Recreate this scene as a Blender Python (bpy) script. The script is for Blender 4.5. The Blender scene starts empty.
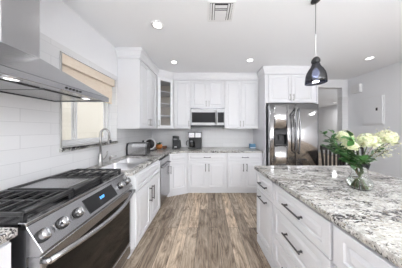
import bpy, bmesh, math, random
from mathutils import Vector, Matrix
PI = math.pi
R = math.radians
SC = bpy.context.scene
COL = SC.collection
random.seed(7)

# ------------------------------------------------------------------ camera, world, light
cam_d = bpy.data.cameras.new('camera')
cam = bpy.data.objects.new('camera', cam_d)
COL.objects.link(cam)
cam.location = (0, 0, 1.37)
cam.rotation_euler = (R(90), 0, 0)
cam_d.sensor_width = 36
cam_d.lens = 135 / 402 * 36
cam_d.shift_x = -7 / 402
cam_d.shift_y = -5 / 402
cam_d.clip_start = 0.02
SC.camera = cam

SC.view_settings.view_transform = 'Standard'
SC.view_settings.look = 'None'
SC.view_settings.gamma = 1
SC.view_settings.use_curve_mapping = False
SC.view_settings.exposure = 0.44

W = bpy.data.worlds.new('world'); SC.world = W
W.use_nodes = True
bg = W.node_tree.nodes['Background']
bg.inputs[0].default_value = (0.93, 0.96, 1.0, 1)
bg.inputs[1].default_value = 1.3

def area(name, loc, rot, sx, sy, power, col=(1, 1, 1)):
    l = bpy.data.lights.new(name, 'AREA'); l.shape = 'RECTANGLE'
    l.size = sx; l.size_y = sy; l.energy = power; l.color = col
    o = bpy.data.objects.new(name, l); COL.objects.link(o)
    o.location = loc; o.rotation_euler = rot
    return o
# fill lights added inside unseen openings, standing in for daylight
area('rear_fill_light', (1.1, -3.15, 1.1), (R(90), 0, 0), 3.0, 2.0, 14, (0.95, 0.97, 1))
area('fridge_streak_light', (3.60, -1.45, 1.25), (0, R(90), 0), 1.8, 0.5, 13, (0.97, 0.985, 1))  # unseen source, added for a bright streak on the refrigerator
# unseen fill light added to brighten the ceiling, standing in for ground bounce
bf = area('ceiling_fill_light', (1.1, -3.12, 0.75), (R(160), 0, 0), 2.9, 1.0, 230, (0.97, 0.985, 1))
bf.data.spread = R(115)
DOWN_W = 0.6

# ------------------------------------------------------------------ materials
def pbr(name, col, rough=0.5, metal=0.0, **kw):
    m = bpy.data.materials.new(name); m.use_nodes = True
    b = m.node_tree.nodes['Principled BSDF']
    b.inputs['Base Color'].default_value = (*col, 1)
    b.inputs['Roughness'].default_value = rough
    b.inputs['Metallic'].default_value = metal
    for k, v in kw.items():
        k = k.replace('_', ' ')
        if k == 'Emission Color': v = (*v, 1)
        b.inputs[k].default_value = v
    return m
def nd(m, t, **kw):
    n = m.node_tree.nodes.new(t)
    for k, v in kw.items(): setattr(n, k, v)
    return n
def lk(m, a, b): m.node_tree.links.new(a, b)
def bs(m): return m.node_tree.nodes['Principled BSDF']
def ramp(m, fac, stops, interp='LINEAR'):
    r = nd(m, 'ShaderNodeValToRGB'); r.color_ramp.interpolation = interp
    e = r.color_ramp.elements
    while len(e) < len(stops): e.new(0.5)
    for i, (p, c) in enumerate(stops):
        e[i].position = p; e[i].color = (*c, 1) if len(c) == 3 else c
    lk(m, fac, r.inputs[0]); return r.outputs[0]
def noise(m, vec, scale, detail=4, rough=0.55, dist=0.0):
    n = nd(m, 'ShaderNodeTexNoise'); n.inputs['Scale'].default_value = scale
    n.inputs['Detail'].default_value = detail; n.inputs['Roughness'].default_value = rough
    n.inputs['Distortion'].default_value = dist
    if vec: lk(m, vec, n.inputs['Vector'])
    return n.outputs[0]
def mapping(m, scale=(1, 1, 1), rot=(0, 0, 0), src=None):
    mp = nd(m, 'ShaderNodeMapping'); mp.inputs['Scale'].default_value = scale; mp.inputs['Rotation'].default_value = rot
    if src is None:
        g = nd(m, 'ShaderNodeNewGeometry'); src = g.outputs['Position']
    lk(m, src, mp.inputs[0]); return mp.outputs[0]
def mix(m, fac, a, b, mode='MIX'):
    n = nd(m, 'ShaderNodeMix', data_type='RGBA', blend_type=mode)
    for i, v in ((0, fac), (6, a), (7, b)):
        if isinstance(v, (int, float)): n.inputs[i].default_value = v
        elif isinstance(v, tuple): n.inputs[i].default_value = (*v, 1)
        else: lk(m, v, n.inputs[i])
    return n.outputs[2]
def bump(m, h, strength, dist=0.002):
    b = nd(m, 'ShaderNodeBump'); b.inputs['Strength'].default_value = strength; b.inputs['Distance'].default_value = dist
    lk(m, h, b.inputs['Height']); lk(m, b.outputs[0], bs(m).inputs['Normal'])

WALLC = (0.86, 0.865, 0.885)
M = {}
M['wall'] = pbr('wall_paint', WALLC, 0.6)
M['ceiling'] = pbr('ceiling_paint', (0.89, 0.90, 0.92), 0.8)
M['cab'] = pbr('cabinet_paint', (0.78, 0.785, 0.81), 0.32)
M['trimw'] = pbr('white_trim', (0.84, 0.84, 0.85), 0.4)
M['gap'] = pbr('shadow_gap_paint', (0.30, 0.30, 0.31), 0.7)
M['steel'] = pbr('stainless_steel', (0.45, 0.45, 0.46), 0.28, 1.0)
M['steel_fridge'] = pbr('refrigerator_steel', (0.58, 0.58, 0.59), 0.15, 1.0, Anisotropic=0.6)
M['steel_dark'] = pbr('dark_stainless_steel', (0.26, 0.26, 0.27), 0.25, 1.0)
M['nickel'] = pbr('brushed_nickel', (0.42, 0.41, 0.40), 0.3, 1.0)
M['pull'] = pbr('dark_nickel_pull', (0.12, 0.12, 0.125), 0.32, 1.0)
M['chrome'] = pbr('chrome', (0.55, 0.55, 0.56), 0.24, 1.0)
M['black'] = pbr('black_plastic', (0.018, 0.018, 0.02), 0.35)
M['iron'] = pbr('cast_iron', (0.03, 0.03, 0.032), 0.3)
M['sinksteel'] = pbr('satin_sink_steel', (0.62, 0.62, 0.63), 0.35, 1.0)
M['blackglass'] = pbr('black_glass', (0.012, 0.012, 0.013), 0.06)
M['ovenglass'] = pbr('oven_glass', (0.010, 0.009, 0.008), 0.08, 0, Specular_IOR_Level=0.3)
M['microglass'] = pbr('microwave_door_glass', (0.02, 0.02, 0.022), 0.35, 0, Specular_IOR_Level=0.12)
M['microsteel'] = pbr('satin_microwave_steel', (0.42, 0.42, 0.43), 0.5, 1.0)
M['enamel'] = pbr('black_enamel', (0.02, 0.02, 0.022), 0.2)
M['glass'] = pbr('clear_glass', (0.95, 0.97, 0.96), 0.03, 0, Transmission_Weight=1.0, IOR=1.3)
def thin_glass(name, tint, gloss):
    m = bpy.data.materials.new(name); m.use_nodes = True; nt = m.node_tree; nt.nodes.remove(nt.nodes['Principled BSDF'])
    t = nd(m, 'ShaderNodeBsdfTransparent'); t.inputs[0].default_value = (*tint, 1)
    g = nd(m, 'ShaderNodeBsdfGlossy'); g.inputs['Roughness'].default_value = 0.03
    x = nd(m, 'ShaderNodeMixShader'); x.inputs[0].default_value = gloss
    lk(m, t.outputs[0], x.inputs[1]); lk(m, g.outputs[0], x.inputs[2]); lk(m, x.outputs[0], nt.nodes['Material Output'].inputs[0]); return m
M['pane'] = thin_glass('window_glass', (0.97, 0.97, 0.97), 0.06)
M['smoke'] = thin_glass('smoked_glass', (0.20, 0.22, 0.30), 0.12)
M['water'] = pbr('water', (0.93, 0.96, 0.92), 0.0, 0, Transmission_Weight=1.0, IOR=1.33)
M['shade'] = pbr('beige_shade_fabric', (0.80, 0.69, 0.56), 0.8)
M['taupe'] = pbr('cabinet_interior', (0.72, 0.65, 0.56), 0.6)
M['lamp'] = pbr('lamp_diffuser', (1, 1, 1), 0.4, 0, Emission_Color=(1, 0.98, 0.95), Emission_Strength=3.2)
M['bulb'] = pbr('bulb_glow', (1, 1, 1), 0.4, 0, Emission_Color=(1, 0.95, 0.88), Emission_Strength=3.0)
M['hoodlamp'] = pbr('hood_lamp', (1, 1, 1), 0.4, 0, Emission_Color=(1, 1, 1), Emission_Strength=2.5)
M['blueled'] = pbr('blue_display', (0.02, 0.1, 0.3), 0.4, 0, Emission_Color=(0.1, 0.4, 1.0), Emission_Strength=3.0)
M['darkwood'] = pbr('dark_stained_wood', (0.018, 0.015, 0.014), 0.5, 0, Specular_IOR_Level=0.25)
M['orange'] = pbr('orange_glaze', (0.55, 0.20, 0.05), 0.45)
M['brown'] = pbr('brown_wicker', (0.14, 0.07, 0.045), 0.7)
M['blue'] = pbr('blue_cardboard', (0.12, 0.27, 0.42), 0.5)
M['red'] = pbr('red_plastic', (0.5, 0.04, 0.03), 0.5)
M['outside'] = pbr('outside_stucco', (0.78, 0.72, 0.62), 0.9)
M['grass'] = pbr('outside_ground', (0.3, 0.3, 0.25), 0.9)
M['petal'] = pbr('cream_petal', (0.90, 0.90, 0.66), 0.6, 0, Subsurface_Weight=0.15)
M['bud'] = pbr('pale_bud', (0.85, 0.83, 0.62), 0.6)
M['stem'] = pbr('green_stem', (0.10, 0.14, 0.05), 0.6)
M['twig'] = pbr('brown_twig', (0.16, 0.09, 0.05), 0.6)
M['leaf'] = pbr('leaf_green', (0.025, 0.085, 0.02), 0.35)
M['leafl'] = pbr('bright_leaf_green', (0.05, 0.17, 0.03), 0.35)

# brushed variation on steel
for k, sc in (('steel', (3, 3, 120)), ('steel_dark', (3, 3, 120))):
    m = M[k]
    n = noise(m, mapping(m, sc), 2.0, 3)
    mr = nd(m, 'ShaderNodeMapRange'); mr.inputs['To Min'].default_value = 0.22; mr.inputs['To Max'].default_value = 0.29
    lk(m, n, mr.inputs[0]); lk(m, mr.outputs[0], bs(m).inputs['Roughness'])
# shade weave
m = M['shade']; n = noise(m, mapping(m, (1, 8, 60)), 3, 3)
lk(m, ramp(m, n, [(0.3, (0.80, 0.67, 0.54)), (0.7, (0.90, 0.80, 0.68))]), bs(m).inputs['Base Color'])
# leaf colour variation
for k in ('leaf', 'leafl'):
    m = M[k]; c = tuple(bs(m).inputs['Base Color'].default_value)[:3]
    lk(m, ramp(m, noise(m, mapping(m), 22, 2), [(0.3, tuple(v * 0.6 for v in c)), (0.7, tuple(min(1, v * 1.5) for v in c))]), bs(m).inputs['Base Color'])
m = M['petal']
lk(m, ramp(m, noise(m, mapping(m), 45, 2), [(0.35, (0.62, 0.66, 0.34)), (0.62, (0.86, 0.85, 0.64))]), bs(m).inputs['Base Color'])

def tile_mat():
    m = pbr('white_wall_tile', WALLC, 0.16)
    g = nd(m, 'ShaderNodeNewGeometry'); s = nd(m, 'ShaderNodeSeparateXYZ'); lk(m, g.outputs['Position'], s.inputs[0])
    a = nd(m, 'ShaderNodeMath', operation='ADD'); lk(m, s.outputs[0], a.inputs[0]); lk(m, s.outputs[1], a.inputs[1])
    c = nd(m, 'ShaderNodeCombineXYZ'); lk(m, a.outputs[0], c.inputs[0]); 
    z = nd(m, 'ShaderNodeMath', operation='SUBTRACT'); lk(m, s.outputs[2], z.inputs[0]); z.inputs[1].default_value = 0.914
    lk(m, z.outputs[0], c.inputs[1])
    b = nd(m, 'ShaderNodeTexBrick'); lk(m, c.outputs[0], b.inputs['Vector'])
    b.inputs['Scale'].default_value = 1; b.inputs['Brick Width'].default_value = 0.40; b.inputs['Row Height'].default_value = 0.102
    b.inputs['Mortar Size'].default_value = 0.0016; b.inputs['Mortar Smooth'].default_value = 0.4
    b.inputs['Color1'].default_value = (0.80, 0.80, 0.81, 1); b.inputs['Color2'].default_value = (0.76, 0.76, 0.77, 1)
    b.inputs['Mortar'].default_value = (0.60, 0.60, 0.61, 1)
    lt = nd(m, 'ShaderNodeMath', operation='LESS_THAN'); lk(m, s.outputs[2], lt.inputs[0]); lt.inputs[1].default_value = 2.19
    lk(m, mix(m, lt.outputs[0], WALLC, b.outputs[0]), bs(m).inputs['Base Color'])
    inv = nd(m, 'ShaderNodeMath', operation='SUBTRACT'); inv.inputs[0].default_value = 1; lk(m, b.outputs[1], inv.inputs[1])
    w = noise(m, mapping(m, (4, 4, 9)), 1.2, 2)
    ad = nd(m, 'ShaderNodeMath', operation='MULTIPLY_ADD'); lk(m, inv.outputs[0], ad.inputs[0]); ad.inputs[1].default_value = 0.6; lk(m, w, ad.inputs[2])
    bump(m, ad.outputs[0], 0.35, 0.003)
    rr = nd(m, 'ShaderNodeMath', operation='MULTIPLY_ADD'); lk(m, lt.outputs[0], rr.inputs[0]); rr.inputs[1].default_value = -0.38; rr.inputs[2].default_value = 0.6
    lk(m, rr.outputs[0], bs(m).inputs['Roughness'])
    return m
M['tile'] = tile_mat()

def granite_mat():
    m = pbr('speckled_granite', (0.6, 0.6, 0.58), 0.07)
    flow = mapping(m, (1.0, 2.6, 2.0), (0, 0, R(28)))
    w = noise(m, flow, 2.6, 6, 0.68, 1.2)
    base = ramp(m, w, [(0.29, (0.12, 0.115, 0.11)), (0.38, (0.36, 0.34, 0.32)), (0.45, (0.64, 0.63, 0.60)), (0.58, (0.78, 0.78, 0.75)), (0.72, (0.52, 0.46, 0.36))])
    f2 = mapping(m, (1.0, 2.0, 1.5), (0, 0, R(28)))
    n2 = noise(m, f2, 34, 5, 0.65, 0.6)
    grey = ramp(m, n2, [(0.42, (0, 0, 0)), (0.60, (1, 1, 1))])
    c1 = mix(m, grey, (0.33, 0.31, 0.29), base)
    c1 = mix(m, 0.6, base, c1)
    n3 = noise(m, f2, 44, 4, 0.7, 0.9)
    n4 = noise(m, flow, 4.5, 2, 0.5, 0.6)
    ad = nd(m, 'ShaderNodeMath', operation='MULTIPLY_ADD'); lk(m, n4, ad.inputs[0]); ad.inputs[1].default_value = 0.55; lk(m, n3, ad.inputs[2])
    dark = ramp(m, ad.outputs[0], [(0.80, (0, 0, 0)), (0.865, (1, 1, 1))])
    c2 = mix(m, dark, c1, (0.045, 0.04, 0.045))
    n5 = noise(m, mapping(m), 60, 3, 0.6)
    tan = ramp(m, n5, [(0.58, (0, 0, 0)), (0.66, (0.75, 0.75, 0.75))])
    c3 = mix(m, tan, c2, (0.36, 0.31, 0.23))
    n6 = noise(m, flow, 14, 3, 0.6, 1.0)
    wh = ramp(m, n6, [(0.59, (0, 0, 0)), (0.68, (0.85, 0.85, 0.85))])
    c4 = mix(m, wh, c3, (0.86, 0.86, 0.85))
    lk(m, c4, bs(m).inputs['Base Color'])
    return m
M['granite'] = granite_mat()

def floor_mat():
    m = pbr('wood_plank_floor', (0.4, 0.33, 0.27), 0.38)
    g = nd(m, 'ShaderNodeNewGeometry'); s = nd(m, 'ShaderNodeSeparateXYZ'); lk(m, g.outputs['Position'], s.inputs[0])
    c = nd(m, 'ShaderNodeCombineXYZ'); lk(m, s.outputs[1], c.inputs[0]); lk(m, s.outputs[0], c.inputs[1])
    def brick(c1, c2, mo, ms):
        b = nd(m, 'ShaderNodeTexBrick'); lk(m, c.outputs[0], b.inputs['Vector']); b.offset = 0.37; b.offset_frequency = 2
        b.inputs['Scale'].default_value = 1; b.inputs['Brick Width'].default_value = 1.15; b.inputs['Row Height'].default_value = 0.14
        b.inputs['Mortar Size'].default_value = ms; b.inputs['Mortar Smooth'].default_value = 0.2; b.inputs['Bias'].default_value = 0
        b.inputs['Color1'].default_value = c1; b.inputs['Color2'].default_value = c2; b.inputs['Mortar'].default_value = mo
        return b
    b = brick((0, 0, 0, 1), (1, 1, 1, 1), (0.5, 0.5, 0.5, 1), 0.0)
    b2 = brick((1, 1, 1, 1), (1, 1, 1, 1), (0, 0, 0, 1), 0.0022)
    # shift the grain on every plank
    v = nd(m, 'ShaderNodeVectorMath', operation='MULTIPLY_ADD'); lk(m, b.outputs[0], v.inputs[0]); v.inputs[1].default_value = (7, 11, 5)
    lk(m, mapping(m, (9.0, 2.2, 1)), v.inputs[2])
    n1 = noise(m, v.outputs[0], 1.1, 8, 0.72, 2.0)
    grain = ramp(m, n1, [(0.30, (0.085, 0.062, 0.046)), (0.40, (0.26, 0.205, 0.16)), (0.49, (0.45, 0.375, 0.305)), (0.65, (0.68, 0.59, 0.49))])
    tone = ramp(m, b.outputs[0], [(0.0, (0.64, 0.60, 0.56)), (0.5, (0.96, 0.94, 0.90)), (1.0, (1.40, 1.32, 1.20))])
    cc = mix(m, 1.0, grain, tone, 'MULTIPLY')
    v2 = nd(m, 'ShaderNodeVectorMath', operation='MULTIPLY_ADD'); lk(m, b.outputs[0], v2.inputs[0]); v2.inputs[1].default_value = (3, 5, 9)
    lk(m, mapping(m, (60, 2.5, 1)), v2.inputs[2])
    n2 = noise(m, v2.outputs[0], 1.0, 3, 0.6, 0.3)
    fine = ramp(m, n2, [(0.35, (0.72, 0.70, 0.68)), (0.6, (1.08, 1.08, 1.08))])
    cc = mix(m, 1.0, cc, fine, 'MULTIPLY')
    cc = mix(m, b2.outputs[0], (0.07, 0.055, 0.045), cc)
    lk(m, cc, bs(m).inputs['Base Color'])
    bump(m, n2, 0.15, 0.001)
    return m
M['floor'] = floor_mat()

# ------------------------------------------------------------------ mesh builder
class MB:
    def __init__(self): self.bm = bmesh.new(); self.mats = []
    def mi(self, mat):
        if mat is None: return 0
        if mat not in self.mats: self.mats.append(mat)
        return self.mats.index(mat)
    def take(self, tmp, mat, smooth=False, mx=None):
        if mx is not None: bmesh.ops.transform(tmp, matrix=mx, verts=tmp.verts)
        i = self.mi(mat); mp = {}
        for v in tmp.verts: mp[v] = self.bm.verts.new(v.co)
        for f in tmp.faces:
            try: nf = self.bm.faces.new([mp[v] for v in f.verts])
            except ValueError: continue
            nf.material_index = i; nf.smooth = smooth or f.smooth
        tmp.free()
    def box(self, x0, x1, y0, y1, z0, z1, mat, bev=0.0, seg=1, mx=None):
        t = bmesh.new(); bmesh.ops.create_cube(t, size=1)
        for v in t.verts:
            v.co = Vector(((x0 + x1) / 2 + v.co.x * (x1 - x0), (y0 + y1) / 2 + v.co.y * (y1 - y0), (z0 + z1) / 2 + v.co.z * (z1 - z0)))
        if bev: bmesh.ops.bevel(t, geom=list(t.edges), offset=bev, segments=seg, affect='EDGES', profile=0.7)
        self.take(t, mat, False, mx); return self
    def prism(self, pts, a, b, axis, mat, bev=0.0):
        """extrude a 2-D polygon along an axis ('x','y','z')"""
        t = bmesh.new()
        def P(p, h):
            return {'z': (p[0], p[1], h), 'y': (p[0], h, p[1]), 'x': (h, p[0], p[1])}[axis]
        lo = [t.verts.new(P(p, a)) for p in pts]; hi = [t.verts.new(P(p, b)) for p in pts]
        n = len(pts)
        t.faces.new(lo); t.faces.new(hi[::-1])
        for i in range(n): t.faces.new((lo[i], hi[i], hi[(i + 1) % n], lo[(i + 1) % n]))
        bmesh.ops.recalc_face_normals(t, faces=t.faces)
        if bev: bmesh.ops.bevel(t, geom=list(t.edges), offset=bev, segments=1, affect='EDGES')
        self.take(t, mat); return self
    def tube(self, path, r, mat, n=10, closed=False, cap=True):
        path = [Vector(p) for p in path]; rs = r if isinstance(r, (list, tuple)) else [r] * len(path)
        t = bmesh.new(); rings = []; up = None
        for i, p in enumerate(path):
            if closed: d = path[(i + 1) % len(path)] - path[i - 1]
            else: d = path[min(i + 1, len(path) - 1)] - path[max(i - 1, 0)]
            d.normalize()
            if up is None: up = Vector((0, 0, 1)) if abs(d.z) < 0.9 else Vector((1, 0, 0))
            s = d.cross(up)
            if s.length < 1e-4: s = d.cross(Vector((0, 1, 0)))
            s.normalize(); up = s.cross(d).normalized()
            rings.append([t.verts.new(p + (s * math.cos(2 * PI * k / n) + up * math.sin(2 * PI * k / n)) * rs[i]) for k in range(n)])
        m = len(rings)
        for i in range(m if closed else m - 1):
            A, B = rings[i], rings[(i + 1) % m]
            for k in range(n): t.faces.new((A[k], A[(k + 1) % n], B[(k + 1) % n], B[k])).smooth = True
        if cap and not closed: t.faces.new(rings[0][::-1]); t.faces.new(rings[-1])
        bmesh.ops.recalc_face_normals(t, faces=t.faces)
        self.take(t, mat); return self
    def lathe(self, prof, mat, n=28, mx=None, smooth=True):
        t = bmesh.new(); rings = []
        for (r, z) in prof:
            if r < 1e-5: rings.append([t.verts.new((0, 0, z))])
            else: rings.append([t.verts.new((r * math.cos(2 * PI * k / n), r * math.sin(2 * PI * k / n), z)) for k in range(n)])
        for A, B in zip(rings, rings[1:]):
            for k in range(n):
                a = A[k % len(A)]; b = A[(k + 1) % n % len(A)]; c = B[(k + 1) % n % len(B)]; d = B[k % len(B)]
                vs = []
                for v in (a, b, c, d):
                    if v not in vs: vs.append(v)
                if len(vs) > 2: t.faces.new(vs).smooth = smooth
        bmesh.ops.recalc_face_normals(t, faces=t.faces)
        self.take(t, mat, False, mx); return self
    def rings(self, loops, mat, mat_last=None):
        """nested rectangles (x0,x1,z0,z1,y): bridges them and caps both ends"""
        t = bmesh.new(); vs = []
        for (x0, x1, z0, z1, y) in loops:
            vs.append([t.verts.new(p) for p in ((x0, y, z0), (x1, y, z0), (x1, y, z1), (x0, y, z1))])
        for A, B in zip(vs, vs[1:]):
            for k in range(4): t.faces.new((A[k], A[(k + 1) % 4], B[(k + 1) % 4], B[k]))
        t.faces.new(vs[0]); t.faces.new(vs[-1])
        bmesh.ops.recalc_face_normals(t, faces=t.faces)
        self.take(t, mat); return self
    def build(self, name, parent=None, label=None, cat=None, group=None, kind=None, loc=None, rot=None):
        me = bpy.data.meshes.new(name); self.bm.to_mesh(me); self.bm.free()
        for mt in self.mats: me.materials.append(mt)
        o = bpy.data.objects.new(name, me); COL.objects.link(o)
        if parent: o.parent = parent
        if loc: o.location = loc
        if rot: o.rotation_euler = rot
        tag(o, label, cat, group, kind)
        return o
def tag(o, label=None, cat=None, group=None, kind=None):
    if label: o['label'] = label
    if cat: o['category'] = cat
    if group: o['group'] = group
    if kind: o['kind'] = kind
    return o
def thing(name, label, cat, loc=(0, 0, 0), rz=0, group=None):
    o = bpy.data.objects.new(name, None); COL.objects.link(o); o.empty_display_size = 0.1
    o.location = loc; o.rotation_euler = (0, 0, rz); return tag(o, label, cat, group)
def copy_tree(o, parent=None):
    c = o.copy(); COL.objects.link(c); c.parent = parent
    for ch in list(o.children): copy_tree(ch, c)
    return c

# ------------------------------------------------------------------ room shell
XL, XR, YB, YF, H = -1.42, 3.55, 3.42, -3.20, 2.62
S = dict(kind='structure')
MB().box(XL - 0.18, XR + 0.15, YF - 0.15, YB, -0.06, 0, M['floor']).build('floor', **S)
MB().box(XL - 0.2, XR + 0.15, YF - 0.2, YB, H, H + 0.1, M['ceiling']).build('ceiling', **S)
WY0, WY1, WZ0, WZ1 = 1.305, 2.10, 1.165, 2.12
def wall_with_hole(a0, a1, h0, h1, z0, z1, t0, t1, axis, mat, zt=H):
    mb = MB()
    def bx(a, b, c, d):
        if axis == 'y': mb.box(t0, t1, a, b, c, d, mat)
        else: mb.box(a, b, t0, t1, c, d, mat)
    bx(a0, h0, 0, zt); bx(h1, a1, 0, zt); bx(h0, h1, z1, zt)
    if z0 > 0: bx(h0, h1, 0, z0)
    return mb
wall_with_hole(YF, YB, WY0, WY1, WZ0, WZ1, XL - 0.18, XL, 'y', M['tile']).build('wall_left', **S)
DX0, DX1, DZ = 2.34, 3.40, 2.42
wall_with_hole(XL - 0.18, XR + 0.15, DX0, DX1, 0, DZ, YB, YB + 0.13, 'x', M['tile']).build('wall_back', **S)
wall_with_hole(YF, YB, -1.70, -1.20, 0.35, 2.15, XR, XR + 0.15, 'y', M['wall']).build('wall_right', **S)
wall_with_hole(XL - 0.18, XR + 0.15, -0.4, 2.6, 0, 2.1, YF - 0.15, YF, 'x', M['wall']).build('wall_rear', **S)
# next room seen through the opening
MB().box(1.6, 6.8, YB, 9.6, -0.06, 0, M['floor']).build('floor_next_room', **S)
MB().box(1.6, 6.8, YB + 0.13, 9.6, H, H + 0.1, M['ceiling']).build('ceiling_next_room', **S)
MB().box(6.6, 6.75, YB + 0.13, 9.6, 0, H, M['wall']).build('wall_next_room_right', **S)
MB().box(1.6, 6.6, 9.5, 9.6, 0, H, M['wall']).build('wall_next_room_back', **S)
MB().box(1.5, 1.6, YB + 0.13, 9.5, 0, H, M['wall']).build('wall_next_room_left', **S)
MB().box(XR - 0.015, XR, YF, YB, 0, 0.11, M['trimw'], 0.004).build('baseboard_right', **S)
MB().box(DX1, XR - 0.015, YB - 0.015, YB, 0, 0.11, M['trimw'], 0.004).build('baseboard_back', **S)
# outside
MB().box(-4.4, -4.2, -2, 7, -0.3, 4.5, M['outside']).build('wall_outside', **S)
MB().box(-8, XL - 0.25, -4, 8, -0.4, -0.3, M['grass']).build('ground_outside', **S)

# window 1 (left wall)
w1 = thing('window_1', None, None); tag(w1, kind='structure')
fx0, fx1 = XL - 0.165, XL - 0.125
mb = MB()
for (a, b, c, d) in ((WY0, WY1, WZ0 + 0.02, WZ0 + 0.055), (WY0, WY1, WZ1 - 0.04, WZ1), (WY0, WY0 + 0.035, WZ0 + 0.055, WZ1 - 0.04), (WY1 - 0.035, WY1, WZ0 + 0.055, WZ1 - 0.04)):
    mb.box(fx0, fx1, a, b, c, d, M['trimw'], 0.003)
mb.build('window_frame', w1)
for (a, b, xx) in ((WY0 + 0.036, 1.60, fx1 - 0.018), (1.56, WY1 - 0.036, fx0 + 0.002)):
    s = MB()
    for (p, q, c, d) in ((a, b, WZ0 + 0.056, WZ0 + 0.085), (a, b, WZ1 - 0.07, WZ1 - 0.041), (a, a + 0.028, WZ0 + 0.085, WZ1 - 0.07), (b - 0.028, b, WZ0 + 0.085, WZ1 - 0.07)):
        s.box(xx, xx + 0.016, p, q, c, d, M['trimw'], 0.002)
    so = s.build('sash', w1)
    MB().box(xx + 0.006, xx + 0.010, a + 0.028, b - 0.028, WZ0 + 0.085, WZ1 - 0.07, M['pane']).build('pane', so)
MB().box(XL - 0.165, XL + 0.022, WY0 + 0.001, WY1 - 0.001, WZ0 + 0.0005, WZ0 + 0.02, M['granite'], 0.003).box(XL + 0.001, XL + 0.022, WY0 - 0.02, WY1 - 0.001, WZ0 - 0.018, WZ0 + 0.02, M['granite'], 0.003).build('window_sill', w1, label='speckled granite window sill')
mb = MB()
mb.box(XL + 0.001, XL + 0.012, WY0 - 0.014, WY0, WZ0 + 0.022, WZ1 - 0.0, M['nickel'], 0.002)
mb.build('edge_trim', w1, label='thin metal tile edge strip')

# shade
sh = thing('window_shade', 'cream fabric window shade pulled up at the top of the window', 'shade', (XL - 0.02, 1.7, WZ1))
MB().box(-0.05, 0.012, WY0 + 0.01 - 1.7, WY1 - 0.03 - 1.7, -0.105, -0.002, M['shade'], 0.004).build('valance', sh)
mb = MB()
prof = [(-0.035, -0.106), (-0.025, -0.106), (-0.022, -0.2), (-0.028, -0.34), (-0.022, -0.35), (-0.022, -0.37), (-0.042, -0.37), (-0.042, -0.35), (-0.036, -0.34)]
mb.prism(prof, WY0 + 0.02 - 1.7, WY1 - 0.04 - 1.7, 'y', M['shade']).build('fabric_panel', sh)

# window 2: unseen glass doors added behind the camera for their light
w2 = thing('added_window_2', None, None); tag(w2, kind='structure')
mb = MB()
for (a, b, c, d) in ((-0.4, 2.6, 0, 0.05), (-0.4, 2.6, 2.05, 2.1), (-0.4, -0.34, 0.05, 2.05), (2.54, 2.6, 0.05, 2.05), (1.07, 1.13, 0.05, 2.05)):
    mb.box(a, b, YF - 0.12, YF - 0.06, c, d, M['trimw'], 0.003)
mb.build('window_frame', w2)

w3 = thing('added_window_3', None, None); tag(w3, kind='structure')  # unseen window, added to give the refrigerator doors a bright reflection
mb = MB()
for (a, b, c, d) in ((-1.70, -1.20, 0.35, 0.39), (-1.70, -1.20, 2.11, 2.15), (-1.70, -1.665, 0.39, 2.11), (-1.235, -1.20, 0.39, 2.11)):
    mb.box(XR + 0.06, XR + 0.11, a, b, c, d, M['trimw'], 0.003)
mb.build('window_frame', w3)

# ------------------------------------------------------------------ cabinet parts
def front(parent, name, x0, x1, z0, z1, y=0.0, frame=0.052, t=0.02, label=None, glass=False):
    """a raised panel door or drawer front; face towards -y; back at y"""
    g = 0.0028; x0 += g; x1 -= g; z0 += g; z1 -= g
    f = min(frame, (z1 - z0) * 0.30)
    mb = MB()
    L = [(x0, x1, z0, z1, y), (x0, x1, z0, z1, y - t + 0.002), (x0 + 0.002, x1 - 0.002, z0 + 0.002, z1 - 0.002, y - t)]
    def ins(d, yy): L.append((x0 + d, x1 - d, z0 + d, z1 - d, yy))
    if glass:
        ins(f, y - t); ins(f + 0.006, y - t + 0.006); ins(f + 0.006, y)
        t_ = bmesh.new(); vs = []
        for (a, b, c, d, yy) in L: vs.append([t_.verts.new(p) for p in ((a, yy, c), (b, yy, c), (b, yy, d), (a, yy, d))])
        vs.append(vs[0])
        for A, B in zip(vs, vs[1:]):
            for k in range(4): t_.faces.new((A[k], A[(k + 1) % 4], B[(k + 1) % 4], B[k]))
        bmesh.ops.recalc_face_normals(t_, faces=t_.faces); mb.take(t_, M['cab'])
        o = mb.build(name, parent, label)
        MB().box(x0 + f + 0.002, x1 - f - 0.002, y - 0.010, y - 0.006, z0 + f + 0.002, z1 - f - 0.002, M['pane']).build('glass_pane', o)
        return o
    ins(f, y - t); ins(f + 0.003, y - t + 0.011)
    if min(x1 - x0, z1 - z0) > 0.2 or True:
        ins(f + 0.012, y - t + 0.012); 
        k = min(0.024, (z1 - z0 - 2 * f) * 0.2)
        ins(f + 0.012 + k, y - t + 0.002)
    mb.rings(L, M['cab'])
    return mb.build(name, parent, label)
def pull(parent, x, z, length, vertical, y=-0.02, mat=None, name='handle'):
    mat = mat or M['pull']; h = length / 2; yo = y - 0.032
    mb = MB()
    if vertical:
        mb.box(x - 0.0055, x + 0.0055, yo - 0.005, yo + 0.005, z - h, z + h, mat, 0.002)
        for s in (-1, 1):
            zz = z + s * (h - 0.018)
            mb.box(x - 0.005, x + 0.005, yo + 0.004, y, zz - 0.005, zz + 0.005, mat, 0.0015)
            mb.box(x - 0.008, x + 0.008, y - 0.004, y, zz - 0.008, zz + 0.008, mat, 0.0015)
    else:
        mb.box(x - h, x + h, yo - 0.005, yo + 0.005, z - 0.0055, z + 0.0055, mat, 0.002)
        for s in (-1, 1):
            xx = x + s * (h - 0.018)
            mb.box(xx - 0.005, xx + 0.005, yo + 0.004, y, z - 0.005, z + 0.005, mat, 0.0015)
            mb.box(xx - 0.008, xx + 0.008, y - 0.004, y, z - 0.008, z + 0.008, mat, 0.0015)
    return mb.build(name, parent)

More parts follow.
